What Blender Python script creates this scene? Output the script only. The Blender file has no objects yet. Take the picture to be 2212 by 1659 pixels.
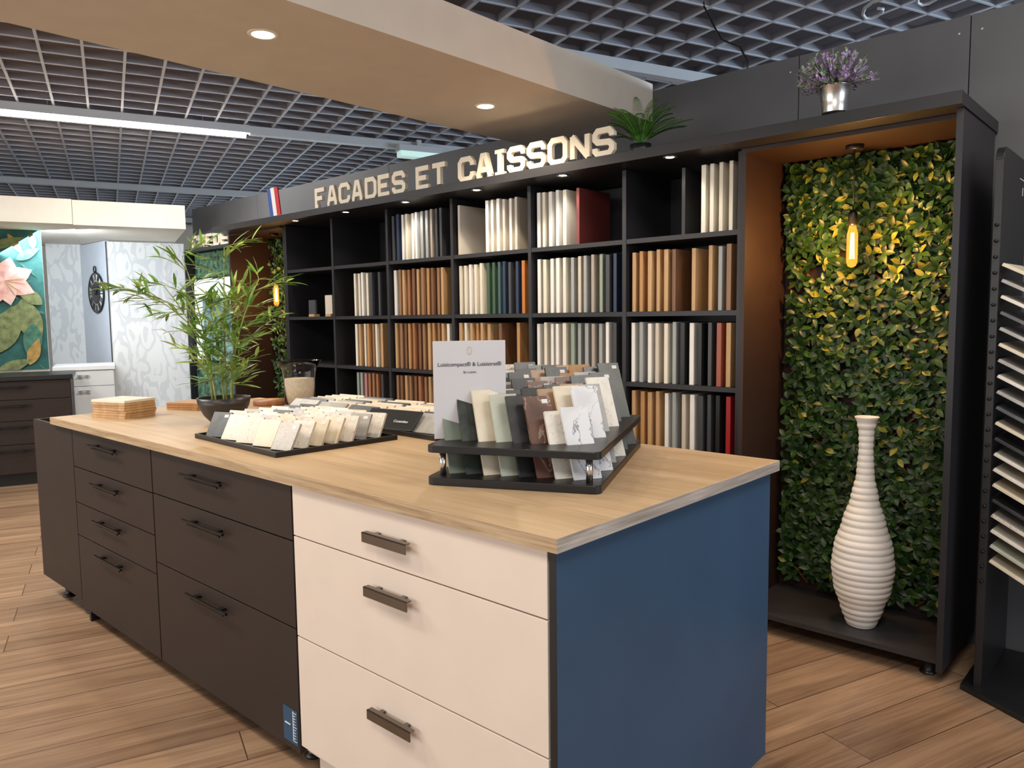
import bpy, math, random
from mathutils import Vector, Matrix
random.seed(7)
SC=bpy.context.scene; COL=SC.collection
D2=math.radians
# ------------------------------------------------------------ mesh builder
class M:
    def __init__(s): s.v=[];s.f=[];s.mi=[];s.sm=[]
    def face(s,idx,mi=0,sm=False): s.f.append(tuple(idx)); s.mi.append(mi); s.sm.append(sm)
    def box(s,x0,x1,y0,y1,z0,z1,mi=0,T=None):
        b=len(s.v)
        for p in ((x0,y0,z0),(x1,y0,z0),(x1,y1,z0),(x0,y1,z0),(x0,y0,z1),(x1,y0,z1),(x1,y1,z1),(x0,y1,z1)):
            p=Vector(p)
            if T is not None: p=T@p
            s.v.append(p)
        for q in ((0,3,2,1),(4,5,6,7),(0,1,5,4),(1,2,6,5),(2,3,7,6),(3,0,4,7)): s.face([b+i for i in q],mi)
        return s
    def lathe(s,prof,n=32,mi=0,c=(0,0,0),sm=True,T=None):
        b=len(s.v); c=Vector(c)
        for r,z in prof:
            for k in range(n):
                a=2*math.pi*k/n; p=Vector((r*math.cos(a),r*math.sin(a),z))
                if T is not None: p=T@p
                s.v.append(p+c)
        for j in range(len(prof)-1):
            for k in range(n):
                k2=(k+1)%n
                s.face((b+j*n+k,b+j*n+k2,b+(j+1)*n+k2,b+(j+1)*n+k),mi,sm)
        if prof[0][0]>1e-5: s.face([b+k for k in range(n)][::-1],mi)
        if prof[-1][0]>1e-5: s.face([b+(len(prof)-1)*n+k for k in range(n)],mi)
        return s
    def tube(s,pts,r,n=6,mi=0,sm=True):
        pts=[Vector(p) for p in pts]; b=len(s.v); L=len(pts)
        for i,p in enumerate(pts):
            t=(pts[min(i+1,L-1)]-pts[max(i-1,0)])
            if t.length<1e-9: t=Vector((0,0,1))
            t.normalize(); a=t.orthogonal().normalized() if i==0 else (s._a-t*s._a.dot(t)).normalized()
            s._a=a; c=t.cross(a); rr=r[i] if isinstance(r,(list,tuple)) else r
            for k in range(n):
                an=2*math.pi*k/n; s.v.append(p+(a*math.cos(an)+c*math.sin(an))*rr)
        for j in range(L-1):
            for k in range(n):
                k2=(k+1)%n; s.face((b+j*n+k,b+j*n+k2,b+(j+1)*n+k2,b+(j+1)*n+k),mi,sm)
        s.face([b+k for k in range(n)][::-1],mi); s.face([b+(L-1)*n+k for k in range(n)],mi)
        return s
    def prism(s,poly,ax,d0,d1,mi=0,T=None):
        b=len(s.v); n=len(poly)
        for d in (d0,d1):
            for (a,c) in poly:
                p=Vector((a,d,c)) if ax=='y' else (Vector((a,c,d)) if ax=='z' else Vector((d,a,c)))
                if T is not None: p=T@p
                s.v.append(p)
        s.face([b+i for i in range(n)],mi); s.face([b+n+i for i in range(n)][::-1],mi)
        for i in range(n):
            j=(i+1)%n; s.face((b+i,b+j,b+n+j,b+n+i)[::-1],mi)
        return s
    def leaf(s,base,d,nrm,L,W,mi=0,fold=.25,droop=0.0):
        base=Vector(base); d=Vector(d).normalized(); nrm=Vector(nrm); side=d.cross(nrm)
        if side.length<1e-4: side=d.orthogonal()
        side.normalize(); up=side.cross(d).normalized()
        b=len(s.v); prof=((0,0),(.3,.85),(.6,.95),(.85,.5),(1,0))
        for t,w in prof:
            c=base+d*L*t-up*droop*L*t*t
            if w==0: s.v.append(c)
            else:
                s.v.append(c+side*W*.5*w+up*fold*W*.5*w); s.v.append(c); s.v.append(c-side*W*.5*w+up*fold*W*.5*w)
        s.face((b,b+1,b+2),mi,True); s.face((b,b+2,b+3),mi,True)
        for k in (1,4):
            s.face((b+k,b+k+3,b+k+4,b+k+1),mi,True); s.face((b+k+1,b+k+4,b+k+5,b+k+2),mi,True)
        s.face((b+7,b+10,b+8),mi,True); s.face((b+8,b+10,b+9),mi,True)
    def ribbon(s,pts,w,y0,y1,mi=0,T=None):
        pts=[Vector(p) for p in pts]; L=[];Rr=[]
        for i,p in enumerate(pts):
            d0=(p-pts[i-1]).normalized() if i>0 else None
            d1=(pts[i+1]-p).normalized() if i<len(pts)-1 else None
            if d0 is None: d0=d1
            if d1 is None: d1=d0
            n0=Vector((-d0.y,d0.x)); n1=Vector((-d1.y,d1.x)); m=(n0+n1)
            m.normalize(); k=w*.5/max(.35,m.dot(n0))
            L.append(p+m*k); Rr.append(p-m*k)
        for i in range(len(pts)-1):
            q=[L[i],Rr[i],Rr[i+1],L[i+1]]
            s.prism([(a.x,a.y) for a in q],'y',y0,y1,mi,T)
def setmeta(o,label=None,cat=None,group=None,kind=None):
    if label: o['label']=label
    if cat: o['category']=cat
    if group: o['group']=group
    if kind: o['kind']=kind
def obj(name,m,mats,parent=None,label=None,cat=None,group=None,kind=None,loc=(0,0,0),rot=(0,0,0),bevel=0,seg=2):
    me=bpy.data.meshes.new(name); me.from_pydata([tuple(p) for p in m.v],[],m.f)
    if not isinstance(mats,(list,tuple)): mats=[mats]
    for a in mats: me.materials.append(a)
    me.polygons.foreach_set('material_index',m.mi); me.polygons.foreach_set('use_smooth',m.sm); me.update()
    o=bpy.data.objects.new(name,me); COL.objects.link(o); o.location=loc; o.rotation_euler=rot
    if parent: o.parent=parent
    if bevel:
        b=o.modifiers.new('bevel','BEVEL'); b.width=bevel; b.segments=seg; b.limit_method='ANGLE'; b.angle_limit=D2(40)
    setmeta(o,label,cat,group,kind); return o
def thing(name,label,cat,loc=(0,0,0),rot=(0,0,0),group=None):
    e=bpy.data.objects.new(name,None); e.empty_display_size=.1; COL.objects.link(e); e.location=loc; e.rotation_euler=rot
    setmeta(e,label,cat,group); return e
def text(name,body,size,mat,parent,loc,rot,ext=.001,align='CENTER',off=0.0):
    cu=bpy.data.curves.new(name,'FONT'); cu.body=body; cu.size=size; cu.extrude=ext; cu.align_x=align; cu.offset=off
    t=bpy.data.objects.new(name,cu); COL.objects.link(t); bpy.context.view_layer.update()
    me=bpy.data.meshes.new_from_object(t.evaluated_get(bpy.context.evaluated_depsgraph_get()))
    bpy.data.objects.remove(t); me.materials.clear(); me.materials.append(mat)
    o=bpy.data.objects.new(name,me); COL.objects.link(o); o.location=loc; o.rotation_euler=rot; o.parent=parent
    return o
# ------------------------------------------------------------ materials
def base(name):
    m=bpy.data.materials.new(name); m.use_nodes=True; nt=m.node_tree; return m,nt,nt.nodes['Principled BSDF']
def mat(name,col,rough=.5,metal=0,var=.12,scale=8,bump=0,bscale=200,spec=.5,stretch=(1,1,1),trans=0,ior=1.45,emit=None,es=0,coat=0):
    m,nt,p=base(name); N=nt.nodes; L=nt.links
    tc=N.new('ShaderNodeTexCoord'); mp=N.new('ShaderNodeMapping'); mp.inputs['Scale'].default_value=stretch
    L.new(tc.outputs['Object'],mp.inputs[0]); nz=N.new('ShaderNodeTexNoise'); nz.inputs['Scale'].default_value=scale; nz.inputs['Detail'].default_value=4
    L.new(mp.outputs[0],nz.inputs['Vector'])
    cr=N.new('ShaderNodeValToRGB'); cr.color_ramp.elements[0].position=.3; cr.color_ramp.elements[1].position=.7
    cr.color_ramp.elements[0].color=[c*(1-var) for c in col]+[1]; cr.color_ramp.elements[1].color=[min(1,c*(1+var)) for c in col]+[1]
    L.new(nz.outputs[0],cr.inputs[0]); L.new(cr.outputs[0],p.inputs['Base Color'])
    p.inputs['Roughness'].default_value=rough; p.inputs['Metallic'].default_value=metal; p.inputs['Specular IOR Level'].default_value=spec
    p.inputs['Transmission Weight'].default_value=trans; p.inputs['IOR'].default_value=ior; p.inputs['Coat Weight'].default_value=coat
    if emit: p.inputs['Emission Color'].default_value=list(emit)+[1]; p.inputs['Emission Strength'].default_value=es
    if bump:
        n2=N.new('ShaderNodeTexNoise'); n2.inputs['Scale'].default_value=bscale; L.new(mp.outputs[0],n2.inputs['Vector'])
        bp=N.new('ShaderNodeBump'); bp.inputs['Strength'].default_value=bump; bp.inputs['Distance'].default_value=.002
        L.new(n2.outputs[0],bp.inputs['Height']); L.new(bp.outputs[0],p.inputs['Normal'])
    return m
def wood(name,dark,light,rough=.45,scale=1.0,axis=0,contrast=1.0,streak=None,planks=None,spec=.4,cross=14,along=1.1):
    m,nt,p=base(name); N=nt.nodes; L=nt.links
    tc=N.new('ShaderNodeTexCoord'); mp=N.new('ShaderNodeMapping')
    st=[cross*scale]*3; st[axis]=along*scale; mp.inputs['Scale'].default_value=st
    vec=tc.outputs['Object']; br=None
    if planks:
        br=N.new('ShaderNodeTexBrick'); br.offset=.37; br.inputs['Scale'].default_value=1; br.inputs['Brick Width'].default_value=planks[0]; br.inputs['Row Height'].default_value=planks[1]
        br.inputs['Mortar Size'].default_value=.0025; br.inputs['Mortar Smooth'].default_value=.6; br.inputs['Color1'].default_value=(0,0,0,1); br.inputs['Color2'].default_value=(1,1,1,1); br.inputs['Mortar'].default_value=(.5,.5,.5,1)
        L.new(vec,br.inputs['Vector'])
        ad=N.new('ShaderNodeVectorMath'); ad.operation='MULTIPLY_ADD'; ad.inputs[1].default_value=(3.1,7.3,5.7)
        L.new(br.outputs['Color'],ad.inputs[0]); L.new(vec,ad.inputs[2]); vec=ad.outputs[0]
    L.new(vec,mp.inputs[0])
    n1=N.new('ShaderNodeTexNoise'); n1.inputs['Scale'].default_value=1.3; n1.inputs['Detail'].default_value=8; n1.inputs['Roughness'].default_value=.62; n1.inputs['Distortion'].default_value=.9
    L.new(mp.outputs[0],n1.inputs['Vector'])
    mp2=N.new('ShaderNodeMapping'); s2=[90*scale]*3; s2[axis]=2.5*scale; mp2.inputs['Scale'].default_value=s2; L.new(vec,mp2.inputs[0])
    n2=N.new('ShaderNodeTexNoise'); n2.inputs['Scale'].default_value=1.2; n2.inputs['Detail'].default_value=3; L.new(mp2.outputs[0],n2.inputs['Vector'])
    mx=N.new('ShaderNodeMath'); mx.operation='MULTIPLY_ADD'; mx.inputs[1].default_value=.30; L.new(n2.outputs[0],mx.inputs[0]); 
    m3=N.new('ShaderNodeMath'); m3.operation='MULTIPLY'; m3.inputs[1].default_value=.70; L.new(n1.outputs[0],m3.inputs[0]); L.new(m3.outputs[0],mx.inputs[2])
    cr=N.new('ShaderNodeValToRGB'); e=cr.color_ramp.elements; w=.17/contrast
    e[0].position=.5-w; e[1].position=.5+w; e[0].color=list(dark)+[1]; e[1].color=list(light)+[1]
    if streak: k=cr.color_ramp.elements.new(max(.01,.5-w-.07)); k.color=list(streak)+[1]
    L.new(mx.outputs[0],cr.inputs[0]); out=cr.outputs[0]
    if br:
        hs=N.new('ShaderNodeMix'); hs.data_type='RGBA'; hs.blend_type='MULTIPLY'; hs.inputs[0].default_value=.6
        c2=N.new('ShaderNodeValToRGB'); c2.color_ramp.elements[0].color=(.55,.52,.50,1); c2.color_ramp.elements[1].color=(1,1,1,1)
        L.new(br.outputs['Color'],c2.inputs[0]); L.new(out,hs.inputs[6]); L.new(c2.outputs[0],hs.inputs[7])
        mm=N.new('ShaderNodeMix'); mm.data_type='RGBA'; mm.inputs[7].default_value=(.06,.034,.023,1); L.new(br.outputs['Fac'],mm.inputs[0]); L.new(hs.outputs[2],mm.inputs[6]); out=mm.outputs[2]
    L.new(out,p.inputs['Base Color']); p.inputs['Roughness'].default_value=rough; p.inputs['Specular IOR Level'].default_value=spec
    bp=N.new('ShaderNodeBump'); bp.inputs['Strength'].default_value=.12; bp.inputs['Distance'].default_value=.002; L.new(n2.outputs[0],bp.inputs['Height']); L.new(bp.outputs[0],p.inputs['Normal'])
    return m
def stone(name,a,b,scale=12,vein=None,rough=.35,speck=None):
    m,nt,p=base(name); N=nt.nodes; L=nt.links
    tc=N.new('ShaderNodeTexCoord'); nz=N.new('ShaderNodeTexNoise'); nz.inputs['Scale'].default_value=scale; nz.inputs['Detail'].default_value=8; nz.inputs['Distortion'].default_value=.6
    L.new(tc.outputs['Object'],nz.inputs['Vector']); cr=N.new('ShaderNodeValToRGB'); e=cr.color_ramp.elements
    e[0].position=.35; e[1].position=.65; e[0].color=list(a)+[1]; e[1].color=list(b)+[1]
    if vein:
        for q,c in ((.493,b),(.5,vein),(.507,b)):
            k=cr.color_ramp.elements.new(q); k.color=list(c)+[1]
    L.new(nz.outputs[0],cr.inputs[0]); out=cr.outputs[0]
    if speck:
        vo=N.new('ShaderNodeTexVoronoi'); vo.inputs['Scale'].default_value=speck[1]; L.new(tc.outputs['Object'],vo.inputs['Vector'])
        c2=N.new('ShaderNodeValToRGB'); c2.color_ramp.elements[0].position=speck[2]; c2.color_ramp.elements[0].color=(1,1,1,1); c2.color_ramp.elements[1].position=speck[2]+.03; c2.color_ramp.elements[1].color=(0,0,0,1)
        L.new(vo.outputs['Distance'],c2.inputs[0]); mm=N.new('ShaderNodeMix'); mm.data_type='RGBA'; L.new(c2.outputs[0],mm.inputs[0]); L.new(out,mm.inputs[6]); mm.inputs[7].default_value=list(speck[0])+[1]; out=mm.outputs[2]
    L.new(out,p.inputs['Base Color']); p.inputs['Roughness'].default_value=rough; return m
def emis(name,col,st):
    m,nt,p=base(name); p.inputs['Base Color'].default_value=list(col)+[1]; p.inputs['Emission Color'].default_value=list(col)+[1]; p.inputs['Emission Strength'].default_value=st; return m

anth=mat('anthracite_laminate',(.035,.034,.037),.45,var=.06,bump=.05)
unitm=mat('charcoal_laminate',(.018,.017,.020),.42,var=.08,bump=.05)
nichem=mat('bulb_tinted_laminate',(.030,.015,.011),.5,var=.08)  # dark laminate with the bulb's warm brown tint put into its colour
wallg=mat('grey_wall_panel',(.088,.089,.095),.55,var=.04)
drawd=mat('matt_black_brown_front',(.029,.0195,.016),.5,var=.05,spec=.3)
white=mat('cream_white_lacquer',(.75,.655,.57),.38,var=.02)
bluep=mat('slate_blue_panel',(.036,.080,.148),.42,var=.10,scale=2)
beamm=mat('beige_plaster',(.63,.565,.49),.75,var=.03,bump=.05)
soffm=mat('white_plaster',(.80,.76,.66),.8,var=.03)
blackm=mat('black_plastic',(.012,.012,.013),.35,var=.1)
bronze=mat('bronze_metal',(.17,.14,.11),.32,.9,var=.05)
blkmet=mat('black_metal',(.02,.02,.02),.3,.7,var=.05)
steel=mat('brushed_steel',(.62,.60,.58),.25,1,var=.08,scale=30,stretch=(1,1,12))
gridm=mat('shaded_ceiling_blade',(.30,.295,.33),.5,var=.05)
gridc=mat('lit_blade_edge',(.55,.56,.60),.5,var=.05)  # bottom strips lighter than blade sides: shade inside the cells put into colour
slabm=mat('dark_plenum',(.18,.15,.155),.9,var=.2,scale=2)
railm=mat('white_metal',(.50,.51,.52),.4,var=.03)
oaktop=wood('oak_worktop',(.42,.285,.155),(.61,.44,.27),.38,1.0,0,1.2,streak=(.27,.155,.08),cross=7,along=.7)
oakedge=wood('oak_edge_band',(.28,.18,.095),(.58,.44,.28),.45,1.5,0,1.3)
greyedge=wood('pale_oak_edge_band',(.26,.22,.19),(.56,.50,.44),.45,1.5,1,1.3)
floorm=wood('brown_oak_planks',(.20,.112,.065),(.53,.35,.215),.34,.8,0,.95,streak=(.08,.044,.028),planks=(1.25,.19),cross=11,along=.9)
cer=mat('white_ceramic',(.82,.79,.75),.6,var=.02,bump=.1,bscale=300)
glass=mat('clear_glass',(1,1,1),.02,var=0,trans=1,ior=1.25)
sand=mat('pale_sand',(.74,.62,.45),.9,var=.1,scale=60)
lettm=mat('cream_letter',(.84,.75,.60),.5,var=.02)
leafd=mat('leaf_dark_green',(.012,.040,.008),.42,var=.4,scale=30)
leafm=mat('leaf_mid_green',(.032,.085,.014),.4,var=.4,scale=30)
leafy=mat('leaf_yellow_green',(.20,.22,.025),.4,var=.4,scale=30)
bam1=mat('bamboo_leaf_green',(.15,.31,.05),.45,var=.35,scale=20)
bam2=mat('bamboo_leaf_light',(.33,.46,.12),.45,var=.3,scale=20)
bstem=mat('bamboo_stem',(.26,.30,.09),.45,var=.3,scale=20)
fernm=mat('fern_green',(.11,.32,.04),.45,var=.4,scale=20)
purp=mat('purple_blossom',(.42,.27,.55),.6,var=.4,scale=60)
purp2=mat('grey_green_sprig',(.30,.40,.24),.6,var=.3,scale=60)
lattm=wood('brown_lattice',(.12,.05,.025),(.25,.12,.06),.6,1)
soil=mat('dark_soil',(.03,.022,.015),.9,var=.4,scale=80)
bowlm=mat('dark_bowl',(.03,.026,.024),.35,var=.2)
acr=mat('frosted_print_panel',(.62,.61,.63),.3,var=.02)
inkg=mat('grey_ink',(.07,.07,.08),.6,var=0); inkw=mat('white_ink',(.8,.8,.8),.6,var=0)
P={}
def C_(k,c,r=.4): P[k]=mat('panel_'+k,c,r,var=.05)
for k,c in dict(white=(.78,.75,.70),cream=(.74,.68,.56),beige=(.58,.51,.42),taupe=(.36,.31,.26),grey=(.33,.34,.33),sage=(.27,.32,.25),green=(.05,.10,.06),teal=(.05,.10,.12),navy=(.02,.035,.075),black=(.012,.012,.013),anthracite=(.05,.052,.058),rust=(.33,.085,.045),red=(.35,.015,.02),orange=(.48,.17,.035),wine=(.17,.035,.03),pink=(.45,.22,.20)).items(): C_(k,c)
P['oak']=wood('panel_oak',(.38,.21,.09),(.62,.40,.20),.45,1,2)
P['honey']=wood('panel_honey_oak',(.34,.16,.055),(.55,.30,.12),.45,1,2)
P['walnut']=wood('panel_walnut',(.10,.045,.022),(.26,.13,.065),.45,1,2)
P['brown']=wood('panel_brown_wood',(.20,.10,.05),(.38,.21,.11),.45,1,2)
P['chestnut']=wood('panel_chestnut',(.25,.09,.04),(.42,.18,.08),.45,1,2)
# ------------------------------------------------------------ camera
C=Vector((.955,-1.175,1.39)); yaw=D2(42.4); pt=D2(5.06); rl=.012
Fh=Vector((-math.sin(yaw),math.cos(yaw),0)); R=Vector((math.cos(yaw),math.sin(yaw),0)); Z=Vector((0,0,1))
F=Fh*math.cos(pt)-Z*math.sin(pt); U=Fh*math.sin(pt)+Z*math.cos(pt)
R2=(R-U*rl).normalized(); U2=(U+R*rl).normalized()
cd=bpy.data.cameras.new('camera'); cam=bpy.data.objects.new('camera',cd); COL.objects.link(cam); SC.camera=cam
mw=Matrix.Identity(4)
for i in range(3): mw[i][0]=R2[i]; mw[i][1]=U2[i]; mw[i][2]=-F[i]; mw[i][3]=C[i]
cam.matrix_world=mw; cd.sensor_width=36; cd.lens=1650/2212*36; cd.clip_start=.02
# ------------------------------------------------------------ room shell
A70=D2(70); RB=(0,0,A70)
obj('floor',M().box(-9,13,-7,16,-.05,0),floorm,kind='structure',rot=RB)
obj('ceiling',M().box(-9,13,-7,16,3.30,3.36),slabm,kind='structure',rot=RB)
g=M()
k=-5.0
while k<15.5: g.box(-7,12.5,k-.004,k+.004,2.955,2.995); g.box(-7,12.5,k-.007,k+.007,2.950,2.955,1); k+=.22
k=-7.0
while k<12.5: g.box(k-.004,k+.004,-5,15.5,2.9552,2.9948); g.box(k-.008,k+.008,-5,15.5,2.9495,2.9548,1); k+=.22
obj('ceiling',g,[gridm,gridc],kind='structure',rot=RB)
g=M(); xs=[-6.6,-5.34,-3.49,-1.75]
for a,b in zip(xs[:-1],xs[1:]): g.box(a+.002,b-.002,2.40,2.44,0,2.49)
for a,b in ((-1.75,-.50),(-.50,.19),(.19,1.6),(1.6,3.2)): g.box(a+.002,b-.002,2.40,2.44,0,2.565)
g.box(-6.58,3.2,2.44,2.46,0,2.48)
for x in (-.54,-.46,.15,.23): 
    for z in (2.5,): g.lathe([(.004,0),(.004,.002)],8,1,(x,2.40,z),T=Matrix.Rotation(D2(90),3,'X'))
obj('wall_back',g,[wallg,railm],kind='structure')
obj('trim_1',M().box(-2.12,-1.28,-6,2.40,2.405,2.60),beamm,kind='structure')
g=M(); g.box(-4,-1.02,6.3,8.6,2.22,2.43); g.box(-1.017,-.127,6.305,8.6,2.215,2.425)
obj('trim_2',g,soffm,kind='structure',rot=RB)
for i,(p,s0,s1) in enumerate(((5.30,.3,12),(8.6,-7,12),(2.67,1.2,12),(-.2,-7,12),(11.5,-7,12))):
    obj('trim_%d'%(i+3),M().box(s0,s1,p-.035,p+.035,2.88,2.945),railm,kind='structure',rot=RB)
damask,nt,p=base('damask_wallpaper'); N=nt.nodes; L=nt.links
tc=N.new('ShaderNodeTexCoord'); mp=N.new('ShaderNodeMapping'); mp.inputs['Scale'].default_value=(1,1,.45); mp.inputs['Rotation'].default_value=(0,.5,0); L.new(tc.outputs['Object'],mp.inputs[0])
nd=N.new('ShaderNodeTexNoise'); nd.inputs['Scale'].default_value=5; L.new(mp.outputs[0],nd.inputs['Vector'])
vm=N.new('ShaderNodeVectorMath'); vm.operation='MULTIPLY_ADD'; vm.inputs[1].default_value=(.25,.25,.25); L.new(nd.outputs['Color'],vm.inputs[0]); L.new(mp.outputs[0],vm.inputs[2])
nz=N.new('ShaderNodeTexVoronoi'); nz.feature='F1'; nz.inputs['Scale'].default_value=8; L.new(vm.outputs[0],nz.inputs['Vector'])
wv=N.new('ShaderNodeMath'); wv.operation='SINE'; ml=N.new('ShaderNodeMath'); ml.operation='MULTIPLY'; ml.inputs[1].default_value=14; L.new(nz.outputs['Distance'],ml.inputs[0]); L.new(ml.outputs[0],wv.inputs[0])
cr=N.new('ShaderNodeValToRGB'); cr.color_ramp.elements[0].position=.2; cr.color_ramp.elements[1].position=.6; cr.color_ramp.elements[0].color=(.76,.76,.74,1); cr.color_ramp.elements[1].color=(.64,.65,.65,1)
L.new(wv.outputs[0],cr.inputs[0]); L.new(cr.outputs[0],p.inputs['Base Color']); p.inputs['Roughness'].default_value=.7
smooth=mat('pale_panel',(.62,.67,.75),.5,var=.03)
obj('wall_left',M().box(-4,-1.30,6.95,7.0,0,2.22),soffm,kind='structure',rot=RB)
obj('wall_alcove',M().box(-1.35,-.4,8.30,8.35,0,2.22),damask,kind='structure',rot=RB)
obj('wall_clock',M().box(-8.25,-7.42,1.87,1.90,0,2.21),smooth,kind='structure')
obj('wall_panel',M().box(-.775,-.046,7.6,7.64,0,2.20),damask,kind='structure',rot=RB)
obj('baseboard_left',M().box(-.785,-.775,7.59,7.65,0,2.20),anth,kind='structure',rot=RB)
winm=emis('daylight_pane',(.75,.90,1.0),1.6)
obj('window_1',M().box(-9.5,-6.2,4.6,4.62,.3,2.5),winm,kind='structure')
obj('wall_far',M().box(-14,6,12.5,12.6,0,3.2),soffm,kind='structure',rot=RB)
# floral mural
tealm=mat('mural_teal',(.018,.095,.085),.7,var=.4,scale=9)
mg1=mat('mural_leaf_olive',(.16,.19,.075),.7,var=.4,scale=20); mg2=mat('mural_leaf_green',(.05,.15,.10),.7,var=.4,scale=20)
mpk=mat('mural_petal_pink',(.66,.36,.31),.7,var=.25,scale=16); mpk2=mat('mural_petal_pale',(.70,.47,.41),.7,var=.2,scale=16); mor=mat('mural_ochre',(.36,.22,.06),.7,var=.3,scale=20)
g=M(); g.box(-3.9,-1.30,6.93,6.949,.96,2.22,0)
LY=[6.9285]
def flat(cx,cz,ang,L_,W_,mi,y=None):
    LY[0]-=.0003; y=LY[0]
    n=18; pts=[]
    for i in range(n+1):
        t=i/n; pts.append((t*L_,W_*.5*math.sin(math.pi*t**.8)))
    for i in range(n-1,0,-1):
        t=i/n; pts.append((t*L_,-W_*.5*math.sin(math.pi*t**.8)))
    ca,sa=math.cos(D2(ang)),math.sin(D2(ang))
    b=len(g.v)
    for (a,c) in pts: g.v.append(Vector((min(-1.302,cx+a*ca-c*sa),y,max(.961,min(2.219,cz+a*sa+c*ca)))))
    g.face([b+i for i in range(len(pts))],mi)
for i in range(60): flat(random.uniform(-2.6,-1.35),random.uniform(.95,2.2),random.uniform(0,360),random.uniform(.10,.22),.018,2)
for (cx,cz,an,l,w,mi) in ((-1.75,1.1,60,.55,.24,1),(-1.48,1.60,-75,.46,.20,1),(-1.5,1.95,30,.22,.08,2),(-1.4,1.38,-95,.36,.15,2),(-1.55,2.18,-60,.22,.06,5),(-1.36,2.05,95,.16,.06,1),(-1.7,2.05,20,.3,.08,1),(-1.45,1.0,70,.26,.10,5),(-1.7,.95,20,.3,.10,1),(-1.32,1.55,140,.26,.12,1),(-2.1,1.3,40,.5,.25,1),(-2.3,1.8,10,.5,.2,2)):
    flat(cx,cz,an,l,w,mi)
for an,l,w,mi in ((75,.22,.16,3),(25,.24,.16,4),(-25,.25,.16,3),(-80,.22,.15,4),(130,.26,.14,3),(190,.3,.14,4),(240,.28,.14,3)):
    flat(-1.60,1.76,an,l,w,mi); 
    for q in (-7,0,7): flat(-1.60,1.76,an+q,l*.8,.007,3 if mi==4 else 4)
for an in (-10,8,-40,-60): flat(-1.60,1.76,an,.20,.008,5)
obj('floral_mural',g,[tealm,mg1,mg2,mpk,mpk2,mor],rot=RB,label='teal botanical wallpaper with large pink lily and leaves',cat='wallpaper mural')
# far cabinets
def drawerbox(par,x0,x1,yf,z0,z1,m,hm,hx0=None,hx1=None,hz=None,style='bar',th=.019,lab=None):
    d=obj('drawer',M().box(x0,x1,yf,yf+th,z0,z1),m,parent=par,bevel=.0012)
    if lab: d['label']=lab
    if hx0 is not None:
        h=M()
        if style=='bar':
            h.box(hx0,hx1,yf-.030,yf-.021,hz-.004,hz+.004)
            c=(hx0+hx1)/2; w=(hx1-hx0)*.30
            h.box(c-w-.012,c-w+.012,yf-.022,yf,hz-.005,hz+.003); h.box(c+w-.012,c+w+.012,yf-.022,yf,hz-.005,hz+.003)
            h.box(c-w-.03,c+w+.03,yf-.024,yf-.018,hz-.016,hz-.010)
            h.box(c-w-.012,c-w+.012,yf-.022,yf-.018,hz-.016,hz); h.box(c+w-.012,c+w+.012,yf-.022,yf-.018,hz-.016,hz)
        else:
            h.box(hx0,hx1,yf-.030,yf-.026,hz-.013,hz+.013); h.box(hx0,hx1,yf-.030,yf-.012,hz+.010,hz+.013)
            h.box(hx0+.03,hx0+.045,yf-.028,yf,hz+.006,hz+.0125); h.box(hx1-.045,hx1-.03,yf-.028,yf,hz+.006,hz+.0125)
        obj('handle',h,hm,parent=d,bevel=.0008)
    return d
def foot(m,x,y,z1):
    m.lathe([(.028,0),(.03,.006),(.02,.012),(.016,.02),(.016,z1-.02),(.03,z1-.012),(.03,z1)],16,0,(x,y,0))
t=thing('drawer_cabinet','dark grey drawer cabinet with black top by mural wall','cabinet',rot=RB)
obj('body',M().box(-2.9,-1.11,6.33,6.90,.10,.90),drawd,parent=t)
obj('plinth',M().box(-2.9,-1.15,6.38,6.85,0,.10),blackm,parent=t)
obj('countertop',M().box(-2.92,-1.09,6.29,6.90,.90,.94),blackm,parent=t,bevel=.003)
for z0,z1 in ((.74,.895),(.56,.735),(.36,.555),(.11,.355)):
    for a,b in ((-2.0,-1.115),(-2.89,-2.005)):
        drawerbox(t,a,b,6.31,z0,z1,drawd,blkmet,(a+b)/2-.15,(a+b)/2+.15,z1-.04)
whp=mat('plain_white_front',(.76,.76,.76),.45,var=.02)
t=thing('drawer_cabinet','white drawer cabinet with white countertop in wallpapered alcove','cabinet',rot=RB)
obj('body',M().box(-1.27,-.77,7.0,7.57,.10,.93),whp,parent=t)
obj('plinth',M().box(-1.27,-.77,7.05,7.5,0,.10),whp,parent=t)
obj('countertop',M().box(-1.28,-.76,6.97,7.58,.93,.97),whp,parent=t,bevel=.003)
for z0,z1 in ((.78,.92),(.45,.775),(.11,.445)): drawerbox(t,-1.265,-.775,6.98,z0,z1,whp,railm,-1.08,-.98,z1-.035)
# clock
t=thing('wall_clock','round black and white wall clock with roman numerals','clock',loc=(-7.72,1.868,1.69))
RX=Matrix.Rotation(D2(90),3,'X')
obj('frame',M().lathe([(.195,0),(.212,0),(.216,.008),(.212,.016),(.195,.016),(.195,0)],48,0,T=RX),blackm,parent=t)
obj('dial',M().lathe([(.0,0.004),(.20,.004),(.20,.010),(0,.010)],48,0,T=RX).lathe([(.10,.01),(.118,.01),(.118,.012),(.10,.012)],40,1,T=RX),[inkw,blackm],parent=t)
g=M()
for i in range(12):
    T=(Matrix.Rotation(D2(30*i),4,'Y'))
    for dx in ((-.020,.0,.020) if i%3 else (-.014,.014)): g.box(dx-.006,dx+.006,-.014,-.010,.125,.19,0,T)
obj('numerals',g,blackm,parent=t)
g=M(); g.box(-.006,.006,-.022,-.018,-.02,.10,0,Matrix.Rotation(D2(55),4,'Y')); g.box(-.004,.004,-.026,-.022,-.02,.15,0,Matrix.Rotation(D2(-60),4,'Y')); g.lathe([(.0,0),(.02,0),(.02,.027),(0,.027)],20,T=RX)
obj('hand',g,blackm,parent=t)
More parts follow.
